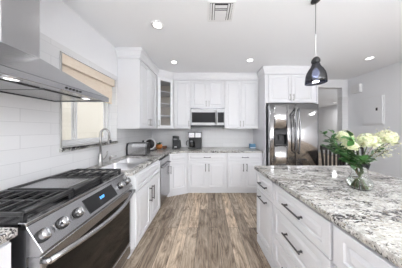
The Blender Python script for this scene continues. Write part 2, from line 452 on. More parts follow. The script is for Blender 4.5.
TOPB = 0.874   # underside of the worktop
def base_cab(label, loc, rz, w, depth=0.58, layout='drawer_doors', toe=True, zsplit=0.70, hl=0.15):
    t = thing('base_cabinet', label, 'cabinet', loc, rz)
    mb = MB()
    if layout == 'sink':
        mb.box(0, w, 0.0, depth, 0.10, 0.68, M['cab']).box(0, w, 0, 0.018, 0.68, TOPB, M['cab']).box(0, w, depth - 0.018, depth, 0.68, TOPB, M['cab'])
        mb.box(0, 0.018, 0.018, depth - 0.018, 0.68, TOPB, M['cab']).box(w - 0.018, w, 0.018, depth - 0.018, 0.68, TOPB, M['cab'])
    else: mb.box(0, w, 0.0, depth, 0.10, TOPB, M['cab'])
    if toe: mb.box(0, w, 0.055, depth, 0.0, 0.10, M['cab'])
    else:
        mb.box(0, w, 0.0, depth, 0.0, 0.10, M['cab'])
        mb.box(0, w, -0.014, 0.0, 0.0, 0.085, M['cab'], 0.003)
    mb.build('body', t)
    z0 = 0.118; z1 = TOPB - 0.012
    if layout == 'drawer_doors':
        d = front(t, 'drawer', 0.004, w - 0.004, zsplit, z1, frame=0.035); pull(d, w / 2, (zsplit + z1) / 2, hl, False)
        for s in (0, 1):
            a, b = (0.004, w / 2) if s == 0 else (w / 2, w - 0.004)
            d = front(t, 'door', a, b, z0, zsplit - 0.004)
            pull(d, w / 2 + (-0.035 if s == 0 else 0.035), zsplit - 0.13, 0.16, True)
    elif layout == 'sink':
        front(t, 'false_drawer_front', 0.004, w - 0.004, zsplit, z1, frame=0.035)
        for s in (0, 1):
            a, b = (0.004, w / 2) if s == 0 else (w / 2, w - 0.004)
            d = front(t, 'door', a, b, z0, zsplit - 0.004)
            pull(d, w / 2 + (-0.035 if s == 0 else 0.035), 0.52, 0.19, True)
    elif layout == 'drawer_door':
        front(t, 'drawer', 0.004, w - 0.004, zsplit, z1, frame=0.035)
        d = front(t, 'door', 0.004, w - 0.004, z0, zsplit - 0.004); pull(d, 0.035, zsplit - 0.14, 0.16, True)
    elif layout == 'drawer_pullout':
        d = front(t, 'drawer', 0.006, w - 0.004, 0.655, z1, frame=0.035); pull(d, w / 2, 0.755, 0.17, False)
        d = front(t, 'pull_out_front', 0.006, w - 0.004, z0, 0.651); pull(d, w / 2, 0.60, 0.17, False)
    elif layout == 'drawers3':
        for (a, b) in ((0.655, z1), (0.372, 0.651), (z0, 0.368)):
            d = front(t, 'drawer', 0.004, w - 0.004, a, b, frame=0.05)
            pull(d, w / 2, (a + b) / 2 if a > 0.6 else b - 0.13, 0.19, False)
    return t

FX = -0.78   # face plane of the left run
base_cab('white base cabinet with two tall door pulls below the sink', (FX, 1.425, 0), R(90), 0.735, 0.60, 'sink')
base_cab('white base cabinet under the granite worktop before the range, nearest the camera at left', (-0.905, -0.15, 0), R(90), 0.765, 0.49, 'drawer_doors')
# angled corner cabinet
p0, p1 = Vector((-0.78, 2.69)), Vector((-0.43, 2.84))
dd = p1 - p0; ang = math.atan2(dd.y, dd.x); wl = dd.length
t = thing('corner_cabinet', 'white angled corner base cabinet between dishwasher and back run', 'cabinet', (p0.x, p0.y, 0), ang)
mb = MB()
def loc2(p): 
    q = Matrix.Rotation(-ang, 2) @ (Vector(p) - p0); return (q.x, q.y)
mb.prism([loc2(p) for p in ((-0.78, 2.69), (-0.43, 2.84), (-0.43, 3.40), (-1.40, 3.40), (-1.40, 2.69))], 0.10, TOPB, 'z', M['cab'])
mb.prism([loc2(p) for p in ((-0.80, 2.72), (-0.43, 2.88), (-0.43, 3.40), (-1.40, 3.40), (-1.40, 2.72))], 0.0, 0.0999, 'z', M['cab'])
mb.build('body', t)
front(t, 'drawer', 0.008, wl - 0.006, 0.70, TOPB - 0.012, frame=0.03)
d = front(t, 'door', 0.008, wl - 0.006, 0.118, 0.696); pull(d, 0.035, 0.56, 0.16, True)
base_cab('white base cabinet of the back run under the coffee maker', (-0.428, 2.84, 0), 0, 0.826, 0.56, 'drawer_doors')
base_cab('white base cabinet of the back run beside the refrigerator panel', (0.400, 2.84, 0), 0, 0.745, 0.56, 'drawer_doors')

# island cabinets
ia = R(-85.5); dv = Vector((math.cos(ia), math.sin(ia)))
ip = Vector((0.612, 1.655)); run = 0
for w, lay, lab in ((0.36, 'drawer_pullout', 'narrow white island cabinet at the far end of the island'),
                    (0.57, 'drawers3', 'white island cabinet with three drawers in the middle of the island side'),
                    (0.62, 'drawers3', 'white island cabinet nearest the camera, at the lower right corner'),
                    ):
    q = ip + dv * run
    base_cab(lab, (q.x, q.y, 0), ia, w - 0.002, 0.62, lay, toe=False); run += w
# island seating side panel
t = thing('island_support', 'white panelled support wall under the far right side of the island worktop', 'island base')
MB().box(1.42, 1.52, -0.05, 1.62, 0, TOPB, M['cab'], 0.003).build('panel', t)

# upper cabinets
UB, UT = 1.375, 2.475
def upper_cab(label, loc, rz, w, z0=UB, z1=UT, depth=0.34, n=2, hz=None, side='r', stile=0.0):
    t = thing('wall_cabinet', label, 'cabinet', (loc[0], loc[1], z0), rz)
    MB().box(0, w, 0, depth, 0, z1 - z0, M['cab']).build('body', t)
    hh = hz if hz else 0.115
    a, b = stile + 0.003, w - stile - 0.003
    if n == 2:
        m_ = (a + b) / 2
        d = front(t, 'door', a, m_, 0.004, z1 - z0 - 0.004); pull(d, m_ - 0.033, hh, 0.13, True, mat=M['nickel'])
        d = front(t, 'door', m_, b, 0.004, z1 - z0 - 0.004); pull(d, m_ + 0.033, hh, 0.13, True, mat=M['nickel'])
    else:
        d = front(t, 'door', a, b, 0.004, z1 - z0 - 0.004); pull(d, b - 0.035, hh, 0.13, True, mat=M['nickel'])
    return t
UY = 3.05
upper_cab('tall white two-door wall cabinet on the left wall beside the window', (-1.09, 2.115), R(90), 0.705, depth=0.328)
upper_cab('white single-door wall cabinet between the glass corner cabinet and the microwave', (-0.78, UY + 0.02), 0, 0.386, n=1)
upper_cab('short white two-door wall cabinet above the microwave', (-0.393, UY + 0.02), 0, 0.769, z0=1.842, hz=0.10)
upper_cab('white two-door wall cabinet right of the microwave', (0.377, UY + 0.02), 0, 0.770)
upper_cab('white two-door wall cabinet above the refrigerator', (1.172, 2.74), 0, 1.02, z0=1.90, depth=0.66, hz=0.105, stile=0.05)
pn = thing('refrigerator_side_panel', 'tall white panel enclosing the left side of the refrigerator', 'panel', (1.158, 2.72, 0))
MB().box(-0.010, 0.012, 0, 0.70, 0, UT, M['cab'], 0.002).build('panel', pn)
pn = thing('refrigerator_side_panel', 'tall white panel enclosing the right side of the refrigerator', 'panel', (2.205, 2.72, 0))
MB().box(-0.012, 0.012, 0, 0.70, 0, UT, M['cab'], 0.002).build('panel', pn)

# diagonal glass corner cabinet
q0, q1 = Vector((-1.07, 2.83)), Vector((-0.785, 3.05)); dd = q1 - q0; an = math.atan2(dd.y, dd.x); wl = dd.length
t = thing('glass_corner_cabinet', 'white corner wall cabinet with a glass door showing shelves', 'cabinet', (q0.x, q0.y, UB), an)
def l3(p):
    q = Matrix.Rotation(-an, 2) @ (Vector(p) - q0); return (q.x, q.y)
HT = UT - UB
pent = [(-1.075, 2.825), (-0.787, 3.05), (-0.787, 3.41), (-1.41, 3.41), (-1.41, 2.825)]
mb = MB()
mb.prism([l3(p) for p in pent], 0, 0.02, 'z', M['cab']); mb.prism([l3(p) for p in pent], HT - 0.02, HT, 'z', M['cab'])
for a, b, mt in ((1, 2, 'cab'), (2, 3, 'taupe'), (3, 4, 'taupe'), (4, 0, 'cab')):
    A, B = Vector(pent[a]), Vector(pent[b]); n_ = (B - A).normalized(); n_ = Vector((-n_.y, n_.x)) * 0.012
    mb.prism([l3(A), l3(B), l3(B + n_), l3(A + n_)], 0.02, HT - 0.02, 'z', M[mt])
mb.build('body', t)
inner = [(-1.06, 2.85), (-0.81, 3.05), (-0.81, 3.39), (-1.39, 3.39), (-1.39, 2.85)]
for z in (0.28, 0.54, 0.80):
    MB().prism([l3(p) for p in inner], z, z + 0.018, 'z', M['cab']).build('shelf', t)
d = front(t, 'door', 0.003, wl - 0.003, 0.004, HT - 0.004, frame=0.06, glass=True); pull(d, 0.03, 0.115, 0.13, True, mat=M['nickel'])

# crown moulding
def sweep(path, prof, mat, mb):
    P = [Vector(p) for p in path]; offs = []
    for i, p in enumerate(P):
        def nrm(a, b):
            d = (b - a).normalized(); return Vector((d.y, -d.x))
        if i == 0: o = nrm(P[0], P[1])
        elif i == len(P) - 1: o = nrm(P[-2], P[-1])
        else:
            a, b = nrm(P[i - 1], p), nrm(p, P[i + 1]); o = (a + b); o = o / (1 + a.dot(b))
        offs.append(o)
    t = bmesh.new(); rs = []
    for p, o in zip(P, offs): rs.append([t.verts.new((p.x + o.x * d, p.y + o.y * d, z)) for d, z in prof])
    n = len(prof)
    for A, B in zip(rs, rs[1:]):
        for k in range(n): t.faces.new((A[k], A[(k + 1) % n], B[(k + 1) % n], B[k]))
    t.faces.new(rs[0]); t.faces.new(rs[-1][::-1]); bmesh.ops.recalc_face_normals(t, faces=t.faces); mb.take(t, mat); return mb
crown = [(-0.02, UT + 0.001), (0.012, UT + 0.001), (0.014, UT + 0.03), (0.03, UT + 0.05), (0.05, UT + 0.095), (0.06, UT + 0.10), (0.062, H - 0.002), (-0.02, H - 0.002)]
cp = [(-1.415, 2.115), (-1.07, 2.115), (-1.07, 2.825), (-0.787, 3.05), (1.148, 3.05), (1.148, 2.72), (2.217, 2.72), (2.217, 3.41)]
sweep(cp, crown, M['cab'], MB()).build('trim_1', **S)

# ------------------------------------------------------------------ worktops
def slab(outer, holes, z0, z1, mat, name, label, cat, bev=0.004):
    t = bmesh.new(); edges = []
    for lp in [outer] + holes:
        vs = [t.verts.new((x, y, z0)) for x, y in lp]
        edges += [t.edges.new((vs[i], vs[(i + 1) % len(vs)])) for i in range(len(vs))]
    bmesh.ops.triangle_fill(t, use_beauty=True, edges=edges)
    r = bmesh.ops.extrude_face_region(t, geom=list(t.faces))
    for v in r['geom']:
        if isinstance(v, bmesh.types.BMVert): v.co.z = z1
    bmesh.ops.recalc_face_normals(t, faces=t.faces)
    mb = MB(); mb.take(t, mat); o = mb.build(name, None, label, cat)
    b = o.modifiers.new('bevel', 'BEVEL'); b.width = bev; b.segments = 2; b.limit_method = 'ANGLE'; b.angle_limit = R(40)
    return o
def rrect(x0, x1, y0, y1, r, n=4):
    out = []
    for cx, cy, a0 in ((x1 - r, y0 + r, -90), (x1 - r, y1 - r, 0), (x0 + r, y1 - r, 90), (x0 + r, y0 + r, 180)):
        for k in range(n + 1):
            a = R(a0 + 90 * k / n); out.append((cx + r * math.cos(a), cy + r * math.sin(a)))
    return out
CT0, CT1 = 0.875, 0.914
SX0, SX1, SY0, SYM, SY1 = -1.27, -0.88, 1.50, 1.83, 2.12
slab([(XL + 0.001, 1.412), (-0.80, 1.412), (-0.80, 2.665), (-0.445, 2.80), (1.146, 2.80), (1.146, YB - 0.001), (XL + 0.001, YB - 0.001)],
     [rrect(SX0, SX1, SY0, SY1, 0.04)[::-1]], CT0, CT1, M['granite'], 'worktop', 'L-shaped speckled granite worktop running from the sink along the back wall', 'countertop')
slab([(XL + 0.001, -0.16), (-0.882, -0.16), (-0.882, 0.628), (XL + 0.001, 0.628)], [], CT0, CT1, M['granite'], 'worktop', 'short granite worktop on the near side of the range', 'countertop')
isl = [(0.585, 1.69), (0.57, 1.675)]
isl = [(0.592, 1.692), (0.570, 1.670), (0.752, -0.30), (1.80, -0.30), (1.775, 1.66), (1.745, 1.692)]
slab(isl, [], CT0, CT1, M['granite'], 'worktop', 'large grey, white and brown speckled granite island worktop', 'countertop', 0.006)

# sink
sk = thing('kitchen_sink', 'double-bowl stainless steel sink set into the granite by the window', 'sink', (0, 0, CT1))
mb = MB()
def basin(mb, x0, x1, y0, y1, zt, zb):
    t = bmesh.new(); rs = []
    for ins, z in ((0, zt), (0.004, zt - 0.02), (0.012, zb + 0.02), (0.035, zb)):
        rs.append([t.verts.new((x, y, z)) for x, y in rrect(x0 + ins, x1 - ins, y0 + ins, y1 - ins, 0.04)])
    n = len(rs[0])
    for A, B in zip(rs, rs[1:]):
        for k in range(n): t.faces.new((A[k], A[(k + 1) % n], B[(k + 1) % n], B[k])).smooth = True
    t.faces.new(rs[-1]); mb.take(t, M['sinksteel'])
MB_ = MB(); basin(MB_, SX0 + 0.003, SX1 - 0.003, SY0 + 0.003, SYM - 0.012, -0.004, -0.19); MB_.build('basin', sk)
MB_ = MB(); basin(MB_, SX0 + 0.003, SX1 - 0.003, SYM + 0.012, SY1 - 0.003, -0.004, -0.19); MB_.build('basin', sk)
MB().box(SX0 + 0.006, SX1 - 0.006, SYM - 0.013, SYM + 0.013, -0.03, -0.006, M['steel'], 0.004).build('divider', sk)
# faucet
fb = thing('faucet', 'tall brushed nickel gooseneck faucet behind the sink', 'faucet', (-1.355, 1.70, CT1))
mb = MB(); mb.lathe([(0.0, 0), (0.03, 0), (0.03, 0.008), (0.024, 0.012), (0.023, 0.10), (0.017, 0.13), (0.014, 0.16), (0.0, 0.16)], M['nickel'], 20)
pts = [(0, 0, 0.15), (0, 0, 0.30)]
for k in range(1, 13):
    a = PI - PI * k / 12; pts.append((0.045 + 0.045 * math.cos(a), 0.03 * k / 12, 0.39 + 0.065 * math.sin(a)))
pts.append((0.09, 0.03, 0.34))
mb.tube(pts, 0.0125, M['nickel'], 12); mb.build('spout', fb)
MB().lathe([(0.0, 0), (0.017, 0.0), (0.019, 0.03), (0.0135, 0.085), (0, 0.085)], M['nickel'], 16, Matrix.Translation((0.09, 0.03, 0.26))).box(0.097, 0.111, 0.016, 0.04, 0.275, 0.315, M['black'], 0.002).build('spray_head', fb)
MB().tube([(0.0, 0.02, 0.07), (0.01, 0.045, 0.075), (0.03, 0.055, 0.11), (0.045, 0.06, 0.17)], [0.014, 0.013, 0.011, 0.010], M['nickel'], 10).build('lever', fb)
for (x, y, nm, lab) in ((-1.35, 1.86, 'soap_dispenser', 'short nickel soap dispenser beside the faucet'), (-1.34, 1.99, 'air_gap', None)):
    if nm == 'soap_dispenser':
        sd = thing(nm, lab, 'dispenser', (x, y, CT1))
        MB().lathe([(0, 0), (0.022, 0), (0.022, 0.006), (0.013, 0.012), (0.012, 0.045), (0.016, 0.05), (0.016, 0.06), (0, 0.065)], M['nickel'], 16).build('base', sd)
        MB().tube([(0, 0, 0.06), (0, 0, 0.075), (0.03, 0.01, 0.085), (0.07, 0.03, 0.078)], 0.009, M['nickel'], 8).build('spout', sd)

# ------------------------------------------------------------------ dishwasher
dw = thing('dishwasher', 'stainless steel dishwasher between sink cabinet and corner cabinet', 'dishwasher', (FX, 2.165, 0), R(90))
MB().box(0.0, 0.515, 0.0, 0.58, 0.10, TOPB - 0.002, M['steel_dark']).box(0.0, 0.515, 0.06, 0.58, 0, 0.0999, M['black']).build('body', dw)
MB().box(0.004, 0.511, -0.022, -0.0005, 0.12, 0.77, M['steel'], 0.004).build('door', dw)
MB().box(0.004, 0.511, -0.022, -0.0005, 0.774, TOPB - 0.006, M['steel'], 0.004).build('control_strip', dw)
MB().tube([(0.05, -0.022, 0.735), (0.05, -0.05, 0.735), (0.465, -0.05, 0.735), (0.465, -0.022, 0.735)], 0.009, M['steel'], 8).build('handle', dw)

# ------------------------------------------------------------------ range
RY0, RY1 = 0.640, 1.402
rg = thing('gas_range', 'stainless steel slide-in gas range with black grates and glass oven door', 'range', (0, RY0, 0))
RW = RY1 - RY0
BX0 = XL + 0.02
mb = MB()
mb.box(BX0, -0.865, 0.002, RW - 0.002, 0.08, 0.905, M['steel_dark']).box(BX0, -0.90, 0.02, RW - 0.02, 0, 0.08, M['black'])
mb.build('body', rg)
mb = MB(); mb.box(BX0, -0.885, 0.0, RW, 0.905, 0.921, M['enamel'], 0.003)
mb.box(-0.905, -0.862, 0.0, RW, 0.905, 0.922, M['steel'], 0.003); mb.build('cooktop', rg)
MB().box(BX0, BX0 + 0.05, 0.01, RW - 0.01, 0.9215, 0.955, M['steel_dark'], 0.004).build('rear_vent', rg)
# control panel, sloped
A, B = Vector((-0.862, 0.905)), Vector((-0.782, 0.782))
mb = MB(); mb.prism([(-0.90, 0.9045), (A.x, A.y), (B.x, B.y), (-0.80, 0.760), (-0.8645, 0.76), (-0.8645, 0.9045)][1:], 0.0, RW, 'y', M['steel'], 0.002)
cpn = mb.build('control_panel', rg)
u = (B - A).normalized(); nrm = Vector((-u.y, u.x)); nrm = nrm if nrm.x > 0 else -nrm
def pan(s, y, h):   # point on the slanted panel: s along slope 0..1, y along the range, h above it
    p = A + (B - A) * s + nrm * h; return Vector((p.x, y, p.y))
def basis(s, y):
    z = Vector((nrm.x, 0, nrm.y)); x = Vector((0, 1, 0)); yv = z.cross(x)
    m = Matrix((x, yv, z)).transposed().to_4x4(); m.translation = pan(s, y, 0); return m
for y in (0.665, 0.755, 0.845, 1.255, 1.345):
    yy = y - RY0 + 0.008; mx = basis(0.52, yy)
    k = MB(); k.lathe([(0, 0.001), (0.031, 0.001), (0.032, 0.006), (0.027, 0.009), (0.0, 0.009)], M['black'], 24, mx)
    k.lathe([(0.026, 0.009), (0.0255, 0.030), (0.023, 0.036), (0, 0.037)], M['steel'], 24, mx)
    t_ = bmesh.new(); bmesh.ops.create_cube(t_, size=1)
    for v in t_.verts: v.co = Vector((v.co.x * 0.008, v.co.y * 0.048, 0.040 + v.co.z * 0.010))
    k.take(t_, M['steel'], False, mx); k.build('knob', rg)
mb = MB(); t_ = bmesh.new(); bmesh.ops.create_cube(t_, size=1)
mx = basis(0.52, 1.045 - RY0)
for v in t_.verts: v.co = Vector((v.co.x * 0.27, v.co.y * 0.105, 0.002 + v.co.z * 0.003))
mb.take(t_, M['blackglass'], False, mx); dsp = mb.build('display', rg)
cu = bpy.data.curves.new('clock', 'FONT'); cu.body = '2:07'; cu.size = 0.026; cu.extrude = 0.0004; cu.align_x = 'CENTER'; cu.align_y = 'CENTER'
to = bpy.data.objects.new('tmp', cu); COL.objects.link(to)
bpy.context.view_layer.update()
me = bpy.data.meshes.new_from_object(to.evaluated_get(bpy.context.evaluated_depsgraph_get())); bpy.data.objects.remove(to)
me.materials.clear(); me.materials.append(M['blueled'])
ck = bpy.data.objects.new('clock_digits', me); COL.objects.link(ck); ck.parent = dsp
b_ = basis(0.52, 1.045 - RY0); b_.translation = pan(0.50, 1.045 - RY0, 0.0042); ck.matrix_local = b_
# oven door
od = MB().box(-0.864, -0.80, 0.006, RW - 0.006, 0.20, 0.755, M['steel'], 0.004).build('oven_door', rg)
MB().box(-0.7995, -0.796, 0.03, RW - 0.03, 0.22, 0.69, M['ovenglass'], 0.001).build('door_glass', od, label='black glass oven window')
pts = []
for k in range(15):
    s = k / 14; pts.append((-0.765 + 0.055 * math.sin(PI * s), 0.012 + (RW - 0.024) * s, 0.735 - 0.02 * math.sin(PI * s)))
mb = MB(); mb.tube(pts, 0.016, M['steel'], 12)
for s in (0, -1): mb.tube([(-0.80, pts[s][1], 0.735), (-0.752, pts[s][1], 0.735)], 0.012, M['steel'], 10)
mb.build('handle', od)
MB().box(-0.864, -0.80, 0.006, RW - 0.006, 0.085, 0.194, M['steel'], 0.004).build('bottom_drawer', rg)
# burners and grates
for (x, y) in ((-1.26, 0.12), (-1.02, 0.12), (-1.26, 0.63), (-1.02, 0.63)):
    MB().lathe([(0, 0.9215), (0.05, 0.9215), (0.052, 0.93), (0.036, 0.936), (0.036, 0.944), (0.0, 0.946)], M['iron'], 20, Matrix.Translation((x, y, 0))).build('burner', rg)
GT = 0.966
def grate(y0, y1):
    mb = MB(); x0, x1 = BX0 + 0.055, -0.895
    for x in (x0, x1 - 0.016): mb.box(x, x + 0.016, y0, y1, GT - 0.022, GT - 0.002, M['iron'], 0.004)
    for y in (y0, y1 - 0.014): mb.box(x0, x1, y, y + 0.014, GT - 0.022, GT - 0.002, M['iron'], 0.003)
    for k in range(1, 6):
        x = x0 + (x1 - x0) * k / 6
        mb.box(x - 0.006, x + 0.006, y0 + 0.01, y1 - 0.01, GT - 0.014, GT, M['iron'], 0.002)
    mb.box(x0, x1, (y0 + y1) / 2 - 0.005, (y0 + y1) / 2 + 0.005, GT - 0.016, GT - 0.003, M['iron'], 0.002)
    for x in (x0 + 0.01, x1 - 0.01):
        for y in (y0 + 0.01, y1 - 0.01): mb.box(x - 0.008, x + 0.008, y - 0.008, y + 0.008, 0.9215, GT - 0.02, M['iron'])
    mb.build('grate', rg)
grate(0.012, 0.258); grate(0.500, 0.750)
mb = MB(); mb.box(BX0 + 0.055, -0.98, 0.262, 0.492, 0.945, 0.964, M['steel'], 0.004).box(-0.98, -0.90, 0.262, 0.492, 0.945, 0.962, M['iron'], 0.004)
for (a, b, c, d) in ((BX0 + 0.055, -0.90, 0.262, 0.276), (BX0 + 0.055, -0.90, 0.478, 0.492), (BX0 + 0.055, BX0 + 0.085, 0.262, 0.492), (-0.935, -0.90, 0.262, 0.492)):
    mb.box(a, b, c, d, 0.9215, 0.972, M['iron'], 0.004)
mb.build('griddle', rg)
MB().tube([(-0.905, 0.02, 0.963), (-0.905, 0.255, 0.963)], 0.013, M['iron'], 10).tube([(-0.905, 0.265, 0.963), (-0.905, 0.49, 0.963)], 0.013, M['iron'], 10).build('grate_bar', rg)

# ------------------------------------------------------------------ range hood
HX, HY0, HY1, HZ, HZ2 = -0.917, 0.49, 1.25, 1.618, 1.655
CX, CY0, CY1 = -1.17, 0.76, 0.94
hd = thing('range_hood', 'stainless steel chimney range hood mounted over the range', 'hood', (0, 0, HZ))
def frustum(mb, lo, hi, z0, z1, mat):
    t = bmesh.new()
    a = [t.verts.new((x, y, z0)) for x, y in ((lo[0], lo[2]), (lo[1], lo[2]), (lo[1], lo[3]), (lo[0], lo[3]))]
    b = [t.verts.new((x, y, z1)) for x, y in ((hi[0], hi[2]), (hi[1], hi[2]), (hi[1], hi[3]), (hi[0], hi[3]))]
    for k in range(4): t.faces.new((a[k], a[(k + 1) % 4], b[(k + 1) % 4], b[k]))
    t.faces.new(b); t.faces.new(a[::-1]); bmesh.ops.recalc_face_normals(t, faces=t.faces); mb.take(t, mat); return mb
mb = MB()
frustum(mb, (XL + 0.002, HX, HY0, HY1), (XL + 0.002, CX + 0.004, CY0 - 0.004, CY1 + 0.004), HZ2 - HZ, 1.86 - HZ, M['steel'])
mb.build('canopy', hd)
mb = MB(); e = 0.018
mb.box(HX - e, HX, HY0, HY1, 0, HZ2 - HZ, M['steel'], 0.002).box(XL + 0.002, HX - e, HY0, HY0 + e, 0, HZ2 - HZ, M['steel'], 0.002)
mb.box(XL + 0.002, HX - e, HY1 - e, HY1, 0, HZ2 - HZ, M['steel'], 0.002).box(XL + 0.002, XL + 0.002 + e, HY0 + e, HY1 - e, 0, HZ2 - HZ, M['steel'], 0.002)
mb.box(XL + 0.02, HX - e, HY0 + e, HY1 - e, 0.012, 0.034, M['steel'])
mb.build('lip', hd)
for k in range(2):
    y0 = HY0 + 0.04 + k * 0.345; MB().box(XL + 0.05, HX - 0.15, y0, y0 + 0.33, 0.004, 0.0118, M['steel'], 0.003).build('filter', hd)
for (x, y) in ((-0.998, 0.685), (-1.02, 1.13)):
    MB().lathe([(0, 0.004), (0.025, 0.004), (0.025, 0.0118)], M['hoodlamp'], 20, Matrix.Translation((x, y, 0))).lathe([(0.0255, 0.002), (0.034, 0.003), (0.034, 0.0118)], M['chrome'], 20, Matrix.Translation((x, y, 0))).build('lamp', hd)
    l = bpy.data.lights.new('hood_lamp_light', 'AREA'); l.shape = 'DISK'; l.size = 0.06; l.energy = 0.12
    lo = bpy.data.objects.new('hood_lamp_light', l); COL.objects.link(lo); lo.parent = hd; lo.location = (x, y, -0.002)
for k in range(5):
    y = 0.93 - 0.055 + k * 0.024
    MB().lathe([(0, 0), (0.007, 0), (0.007, 0.004), (0, 0.004)], M['black'], 12, Matrix.Translation((HX, y, 0.019)) @ Matrix.Rotation(R(90), 4, 'Y')).build('button', hd)
MB().box(XL + 0.002, CX, CY0, CY1, 1.86 - HZ, H - HZ - 0.001, M['steel'], 0.002).build('chimney', hd)

# ------------------------------------------------------------------ microwave
mw = thing('microwave', 'stainless over-the-counter microwave hung between the wall cabinets', 'microwave', (-0.386, 2.99, 1.412))
MW, MH = 0.758, 0.426
MB().box(0, MW, 0.02, 0.40, 0, MH, M['steel_dark'], 0.003).build('body', mw)
MB().box(0.0, 0.575, -0.004, 0.019, 0.045, MH - 0.025, M['microsteel'], 0.004).box(0.03, 0.545, -0.006, -0.0045, 0.10, MH - 0.10, M['microglass']).build('door', mw)
MB().box(0.578, MW, -0.004, 0.019, 0.045, MH - 0.025, M['microsteel'], 0.003).box(0.60, MW - 0.02, -0.006, -0.0045, 0.10, MH - 0.10, M['microglass']).build('control_panel', mw)
MB().tube([(0.562, -0.004, 0.07), (0.562, -0.04, 0.08), (0.562, -0.04, 0.34), (0.562, -0.004, 0.35)], 0.012, M['microsteel'], 10).build('handle', mw)
MB().box(0.01, MW - 0.01, 0.0, 0.018, 0.0, 0.04, M['black'], 0.002).build('lower_vent', mw)
MB().box(0.01, MW - 0.01, 0.0, 0.018, MH - 0.022, MH - 0.004, M['steel_dark'], 0.002).build('upper_vent', mw)

# ------------------------------------------------------------------ refrigerator
FW = 0.930; FY = 2.58
fr = thing('refrigerator', 'stainless steel side-by-side refrigerator with water dispenser', 'refrigerator', (1.182, FY, 0))
MB().box(0.006, FW - 0.006, 0.065, 0.80, 0.02, 1.82, M['steel_dark'], 0.004).box(0.02, FW - 0.02, 0.08, 0.78, 0, 0.02, M['black']).build('body', fr)
SM = 0.495
def fdoor(x0, x1, hx):
    mb = MB(); mb.box(x0, x1, 0, 0.06, 0.60, 1.845, M['steel_fridge'], 0.010, 3)
    return mb
dl = MB()
# left door with a recess for the dispenser; both doors bow out slightly
a0, a1, c0, c1 = 0.085, 0.330, 1.05, 1.36
def bow(x, xa, xb): return -0.016 * (1 - (2 * (x - xa) / (xb - xa) - 1) ** 2)
def curved(mb, x0, x1, z0, z1, xa, xb, n=10):
    pts = [(x0 + (x1 - x0) * i / n, bow(x0 + (x1 - x0) * i / n, xa, xb)) for i in range(n + 1)] + [(x1, 0.06), (x0, 0.06)]
    t = bmesh.new(); lo = [t.verts.new((x, y, z0)) for x, y in pts]; hi = [t.verts.new((x, y, z1)) for x, y in pts]; N = len(pts)
    t.faces.new(lo); t.faces.new(hi[::-1])
    for i in range(N):
        f = t.faces.new((lo[i], hi[i], hi[(i + 1) % N], lo[(i + 1) % N])); f.smooth = i < n
    bmesh.ops.recalc_face_normals(t, faces=t.faces); mb.take(t, M['steel_fridge'])
curved(dl, 0, a0, 0.62, 1.845, 0, SM, 4); curved(dl, a1, SM, 0.62, 1.845, 0, SM, 6)
curved(dl, a0, a1, c1, 1.845, 0, SM, 8); curved(dl, a0, a1, 0.62, c0, 0, SM, 8)
dlo = dl.build('door', fr)
dp = MB(); dp.box(a0, a1, 0.040, 0.058, c0, c1, M['black']).box(a0, a0 + 0.02, -0.016, 0.05, c0, c1, M['black'], 0.002).box(a1 - 0.02, a1, -0.016, 0.05, c0, c1, M['black'], 0.002)
dp.box(a0, a1, -0.018, 0.05, c1 - 0.10, c1, M['black'], 0.003).box(a0, a1, -0.017, 0.05, c0, c0 + 0.025, M['black'], 0.002)
dp.box((a0 + a1) / 2 - 0.03, (a0 + a1) / 2 + 0.03, 0.015, 0.04, c0 + 0.10, c1 - 0.10, M['black'], 0.004)
dp.build('water_dispenser', dlo, label='black water and ice dispenser')
dr = MB(); curved(dr, SM + 0.004, FW, 0.62, 1.845, SM + 0.004, FW, 14); dro = dr.build('door', fr)
for par, x in ((dlo, SM - 0.035), (dro, SM + 0.037)):
    pts = []
    for k in range(13):
        s = k / 12; pts.append((x, -0.038 - 0.03 * math.sin(PI * s), 0.90 + 0.86 * s))
    mb = MB(); mb.tube(pts, 0.014, M['steel_dark'], 12)
    for zz, yy in ((0.92, -0.033), (1.74, -0.033)): mb.tube([(x, 0.0, zz), (x, yy, zz)], 0.010, M['steel_dark'], 8)
    mb.build('handle', par)
for z0, z1 in ((0.06, 0.325), (0.335, 0.61)):
    d = MB().box(0, FW, 0, 0.06, z0, z1, M['steel_fridge'], 0.006, 2).build('drawer', fr)
    MB().tube([(0.08, 0, z1 - 0.05), (0.08, -0.045, z1 - 0.05), (FW - 0.08, -0.045, z1 - 0.05), (FW - 0.08, 0, z1 - 0.05)], 0.011, M['steel_dark'], 8).build('handle', d)

# ------------------------------------------------------------------ ceiling fixtures
def downlight(x, y, label, power=DOWN_W):
    t = thing('recessed_light', label, 'ceiling light', (x, y, H), 0, 'added ceiling lights behind the camera' if 'behind' in label else None)
    MB().lathe([(0.047, -0.001), (0.070, -0.001), (0.073, -0.006), (0.052, -0.010), (0.047, -0.004)], M['trimw'], 28).build('trim_ring', t)
    MB().lathe([(0.0, -0.005), (0.0475, -0.005), (0.0475, -0.001), (0, -0.001)], M['lamp'], 28).build('diffuser', t)
    l = bpy.data.lights.new('downlight', 'AREA'); l.shape = 'DISK'; l.size = 0.12; l.energy = power; l.color = (1, 0.99, 0.98); l.spread = R(165)
    o = bpy.data.objects.new('downlight', l); COL.objects.link(o); o.parent = t; o.location = (0, 0, -0.014)
downlight(-0.606, 1.62, 'round recessed ceiling light above the sink side, nearest the camera')
downlight(-0.635, 2.52, 'round recessed ceiling light in front of the glass corner cabinet')
downlight(0.762, 2.45, 'round recessed ceiling light in front of the cabinets right of the microwave')
downlight(2.85, 2.38, 'round recessed ceiling light near the right wall and doorway')
downlight(6.0, 6.4, 'round recessed ceiling light seen through the doorway in the next room', 12)
for x, y in ((-0.5, -0.4), (0.9, -0.9), (2.6, 0.2), (2.6, -1.8), (0.2, -2.2)):  # unseen repeats of the ceiling lights, added to help light the room
    downlight(x, y, 'added round recessed ceiling light behind the camera, out of view')
vt = thing('ceiling_vent', 'square white louvred air vent in the ceiling', 'air vent', (0.135, 1.44, H))
mb = MB()
